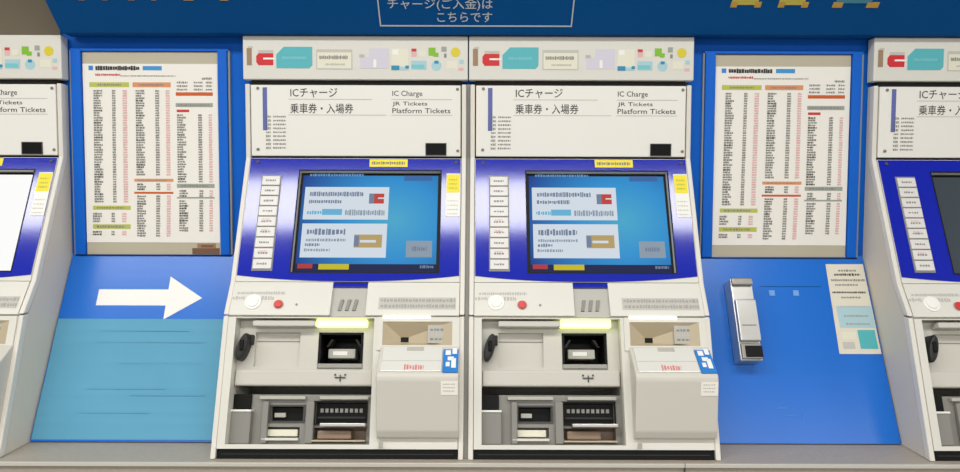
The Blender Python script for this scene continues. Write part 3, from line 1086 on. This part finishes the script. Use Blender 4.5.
# ------------------------------------------------------------------ fare boards on the wall
def board(pxc, label, tape):
    xc = survey(FW, pxc, 60)[0]
    origin = (xc, WALL_Y, survey(FW, 150, 254)[1] + 1.80)
    root = thing('fare_board', origin, label, 'fare board', 'fare table boards on the wall')
    dx = 150.5 - pxc
    x150 = survey(FW, 150.5, 60)[0]
    drop = 0.8 if tape else 1.8        # the right-hand board hangs a little lower

    def rr(x0, y0, x1, y1):            # measured on the left-hand board, moved to this one
        a = rect(FW, x0, y0 + drop, x1, y1 + drop)
        return a[0] - x150 + xc, a[1] - x150 + xc, a[2], a[3]
    bk = MB(FW)
    top, bot = rr(82, 52.5, 221, 254.5)[3], rr(82, 52.5, 221, 254.5)[2]
    L, R = rr(85, 148, 219.5, 149)[:2]
    bk.box(L, R, bot, top, 0.0005, 0.006, 'board_beige', 0.001)
    bk.build('backing_board', root, origin)
    fr = MB(FW)
    for a, b in ((L - 0.028, L - 0.001), (R + 0.001, R + 0.026)):
        fr.box(a, b, bot, top + 0.006, 0.0005, 0.014, 'frame_blue', 0.002)
    fr.box(L - 0.030, R + 0.030, top + 0.001, top + 0.008, 0.0005, 0.012, 'frame_blue', 0.001)
    fr.box(L - 0.030, R + 0.030, bot - 0.003, bot - 0.0005, 0.0005, 0.010, 'gap_dark')
    fr.build('board_frame', root, origin)
    for a, b in ((L - 0.0335, L - 0.029), (R + 0.027, R + 0.0325)):
        e = MB(FW)
        e.box(a, b, bot, top + 0.004, 0.0005, 0.009, 'alu', 0.001)
        e.build('edge_strip', root, origin)
    pp = MB(FW)
    pt, pb = rr(85, 64.5, 219, 242.5)[3], rr(85, 64.5, 219, 242.5)[2]
    pp.box(L + 0.001, R - 0.0015, pb, pt, 0.006, 0.0072, 'paper')
    N = 0.0076

    def q(x0, y0, x1, y1, m, k=0):
        pp.quad(rr(x0, y0, x1, y1), N + k * 0.0003, m)

    def tk(x0, y0, x1, y1, m, wv=0.005, k=1, fill=0.72):
        pp.ticks(rr(x0, y0, x1, y1), N + k * 0.0003, m, wv, fill)

    q(89, 66.5, 93.5, 71, 'sticker_blue')
    tk(96, 66.5, 140, 71.2, 'ink', 0.007, fill=0.85)
    q(143, 66.8, 162, 71, 'sky_bar')
    tk(96, 74.3, 121, 76.6, 'ink_red', 0.004)
    tk(121, 76, 176, 77.2, 'ink_soft', 0.004)
    tk(202, 77.8, 212, 80.2, 'ink_soft', 0.004)
    for (x0, x1) in ((177, 188), (194, 203), (206, 212.5)):
        for y in (82, 85.5, 89):
            tk(x0, y, x1, y + 2, 'ink_soft', 0.005)
    q(90, 83, 129.5, 87.8, 'green_bar')
    tk(98, 84.5, 122, 86.5, 'ink_soft', 0.006)
    q(133, 83, 171, 87.8, 'orange_bar')
    tk(139, 84.5, 165, 86.5, 'ink_soft', 0.006)
    q(176, 92.8, 213, 96.2, 'deep_orange')
    q(176, 103.5, 213, 107.5, 'grey_bar')
    tk(178, 104.8, 210, 106.4, 'ink_soft', 0.006)
    q(177, 110, 189.5, 112.6, 'ink_red')
    blocks = (((94, 103), (112.5, 116), (123, 127.5), 90.5, 202), ((136, 145), (155.5, 159.5), (166, 170), 90.5, 177),
              ((177, 186), (198, 202), (208.5, 212), 114.5, 182), ((94, 103), (112.5, 116), (123, 127.5), 213, 222),
              ((94, 103), (112.5, 116), (123, 127.5), 231, 235), ((138, 147), (157, 161), (167.5, 171.5), 183.5, 191),
              ((138, 147), (157, 161), (167.5, 171.5), 195.5, 237.5), ((180, 189), (200, 204), (210, 213.5), 190, 196.5),
              ((180, 189), (200, 204), (210, 213.5), 200, 233))
    for (c1, c2, c3, ya, yb) in blocks:
        y = ya
        while y < yb - 1.2:
            sh = (y - 90) / 147.0 * 2.2 if ya < 180 else 0
            tk(c1[0] + sh, y, c1[1] + sh - rnd.choice((0, 0, 1.5, 3)), y + 2.0, rnd.choice(('table_ink', 'ink_soft', 'ink_soft', 'ink_soft')), 0.0065, 1, 0.85)
            tk(c2[0] + sh, y, c2[1] + sh, y + 2.0, 'ink_soft', 0.0045, 1, 0.85)
            tk(c3[0] + sh, y, c3[1] + sh, y + 2.0, 'ink_pink', 0.0045, 1, 0.9)
            y += 2.45
    for (a, b, cc, dd, mm) in ((94, 206, 131.5, 210, 'green_bar'), (94, 224.5, 131.5, 229, 'green_bar'), (135, 179, 174, 182, 'orange_bar'),
                               (135, 192, 174, 194, 'deep_orange'), (177.5, 184, 215, 188, 'grey_bar'), (177.5, 197, 215, 198.6, 'grey_bar')):
        q(a, b, cc, dd, mm)
        if dd - b > 2.5:
            tk(a + 4, b + 1, cc - 6, dd - 1, 'ink_soft', 0.008)
    pp.build('fare_table', root, origin, 'white printed fare table in three columns')
    if tape:
        t = MB(FW)
        t.box(*rr(193, 248, 220, 253.8), 0.006, 0.0075, 'brown_tape')
        t.box(*rr(198, 243.4, 216, 248.2), 0.006, 0.0078, 'logo_brown')
        t.box(*rr(202, 245, 214, 247), 0.006, 0.0084, 'brown_tape')
        t.build('tape_patch', root, origin, 'brown patch at the lower corner')
    return root


board(151, 'white fare table board above the arrow panel, with a brown patch at its lower corner', True)
board(782.3, 'white fare table board above the panel with the metal dispenser box, no brown patch', False)

# ------------------------------------------------------------------ overhead sign fascia
SB, ST = (-0.045, 1.722), (-0.36, 2.08)
SB = (-0.022, 1.7315)
FS = Facet(ST, SB)
xs0 = survey(FS, 60, 34)[0]
fas = thing('overhead_sign', (0, SB[0], SB[1]), 'long dark blue sign fascia leaning out above the ticket machines', 'sign')
OS = (0, SB[0], SB[1])
m = MB()
m.profile([SB, ST, (WALL_Y - 0.008, 2.08), (WALL_Y - 0.008, SB[1])], xs0, 2.9, 'fascia_blue', 0.002)
m.build('fascia', fas, OS)
m = MB(FS)
x0, x1 = survey(FS, 378, 14)[0], survey(FS, 572.5, 14)[0]
v0 = survey(FS, 475, 26.5)[1]
v1 = v0 + 0.125
t = 0.0032
rad = 0.007
m.plate((x0, x1, v0, v1), [(x0 + t, x1 - t, v0 + t, v1 - t)], 0.0, 0.0012, 'sign_white')
m.build('outline_frame', fas, OS, 'thin pale outline box on the sign')
m = MB(FS)


def rs(a, b, cc, dd):
    return rect(FS, a, b, cc, dd)


m.text('チャージ(ご入金)は', rs(387, -1.5, 492, 10.5), 0.0012, 'sign_white')
m.text('こちらです', rs(436.5, 12, 491.5, 22), 0.0012, 'sign_white')
m.build('lettering', fas, OS, 'two lines of pale Japanese lettering')
for (a, b) in ((74.5, 103.5), (124.5, 153), (180.5, 190.5), (217, 225.5)):
    m = MB(FS)
    if b - a > 15:
        for (e, f2) in ((a, a + 6.5), (b - 5, b)):
            r = rs(e, -14, f2, 1.2)
            m.box(r[0], r[1], r[2], r[3], 0.0, 0.0012, 'sign_gold', 0.0004)
        r = rs(a, -14, b, -9)
        m.box(r[0], r[1], r[2], r[3], 0.0, 0.0011, 'sign_gold', 0.0004)
    else:
        r = rs(a, -14, b, 1.2)
        m.box(r[0], r[1], r[2], r[3], 0.0, 0.0012, 'sign_gold', 0.0004)
    m.build('sign_letter', fas, OS, 'gold letter cut off by the photo edge')
for (a, b, mm) in ((733, 759.5, 'sign_yellow'), (780.5, 806.5, 'sign_yellow'), (838, 874, 'sign_teal')):
    m = MB(FS)
    ye = mm == 'sign_yellow'
    r = rs(a, -14, b, 4 if ye else 2)
    m.box(r[0], r[1], r[2], r[3], 0.0, 0.0012, mm, 0.0004)
    for (e, f2) in ((a - 3, a + 3.5), (b - 5.5, b + 1)) if ye else ((a - 6, a + 4), (b - 8, b + 4)):
        r = rs(e, 1, f2, 6.5)
        m.box(r[0], r[1], r[2], r[3], 0.0, 0.0013, 'sign_gold', 0.0004)
    m.build('sign_letter', fas, OS, ('yellow' if ye else 'teal') + ' letter with tan feet cut off by the photo edge')

# ------------------------------------------------------------------ light: a ceiling fluorescent row, plus added fill strips
def strip(x, y, sx, sy, power, z=2.86, col=(1.0, 0.985, 0.95)):
    l = bpy.data.lights.new('ceiling_or_fill_strip', 'AREA')
    l.shape = 'RECTANGLE'
    l.size, l.size_y = sx, sy
    l.energy = power
    l.color = col
    o = bpy.data.objects.new('ceiling_or_fill_strip', l)
    COL.objects.link(o)
    o.location = (x, y, z)
    return o


strip(-1.07, -1.67, 5.2, 0.42, 88)
strip(4.1, -1.62, 1.6, 0.36, 32)  # added lamp, evens out the falloff on the right
strip(0.6, -4.2, 7.0, 0.4, 135)  # added fill lamp behind the camera, brightens bays and machine sides
wd = bpy.data.worlds.new('station')
scene.world = wd
wd.use_nodes = True
wd.node_tree.nodes['Background'].inputs['Color'].default_value = (1.0, 0.97, 0.92, 1)
wd.node_tree.nodes['Background'].inputs['Strength'].default_value = 0.5

vs = scene.view_settings
vs.view_transform = 'Standard'
vs.look = 'None'
vs.exposure = 0.0
vs.gamma = 1.0
vs.use_curve_mapping = False
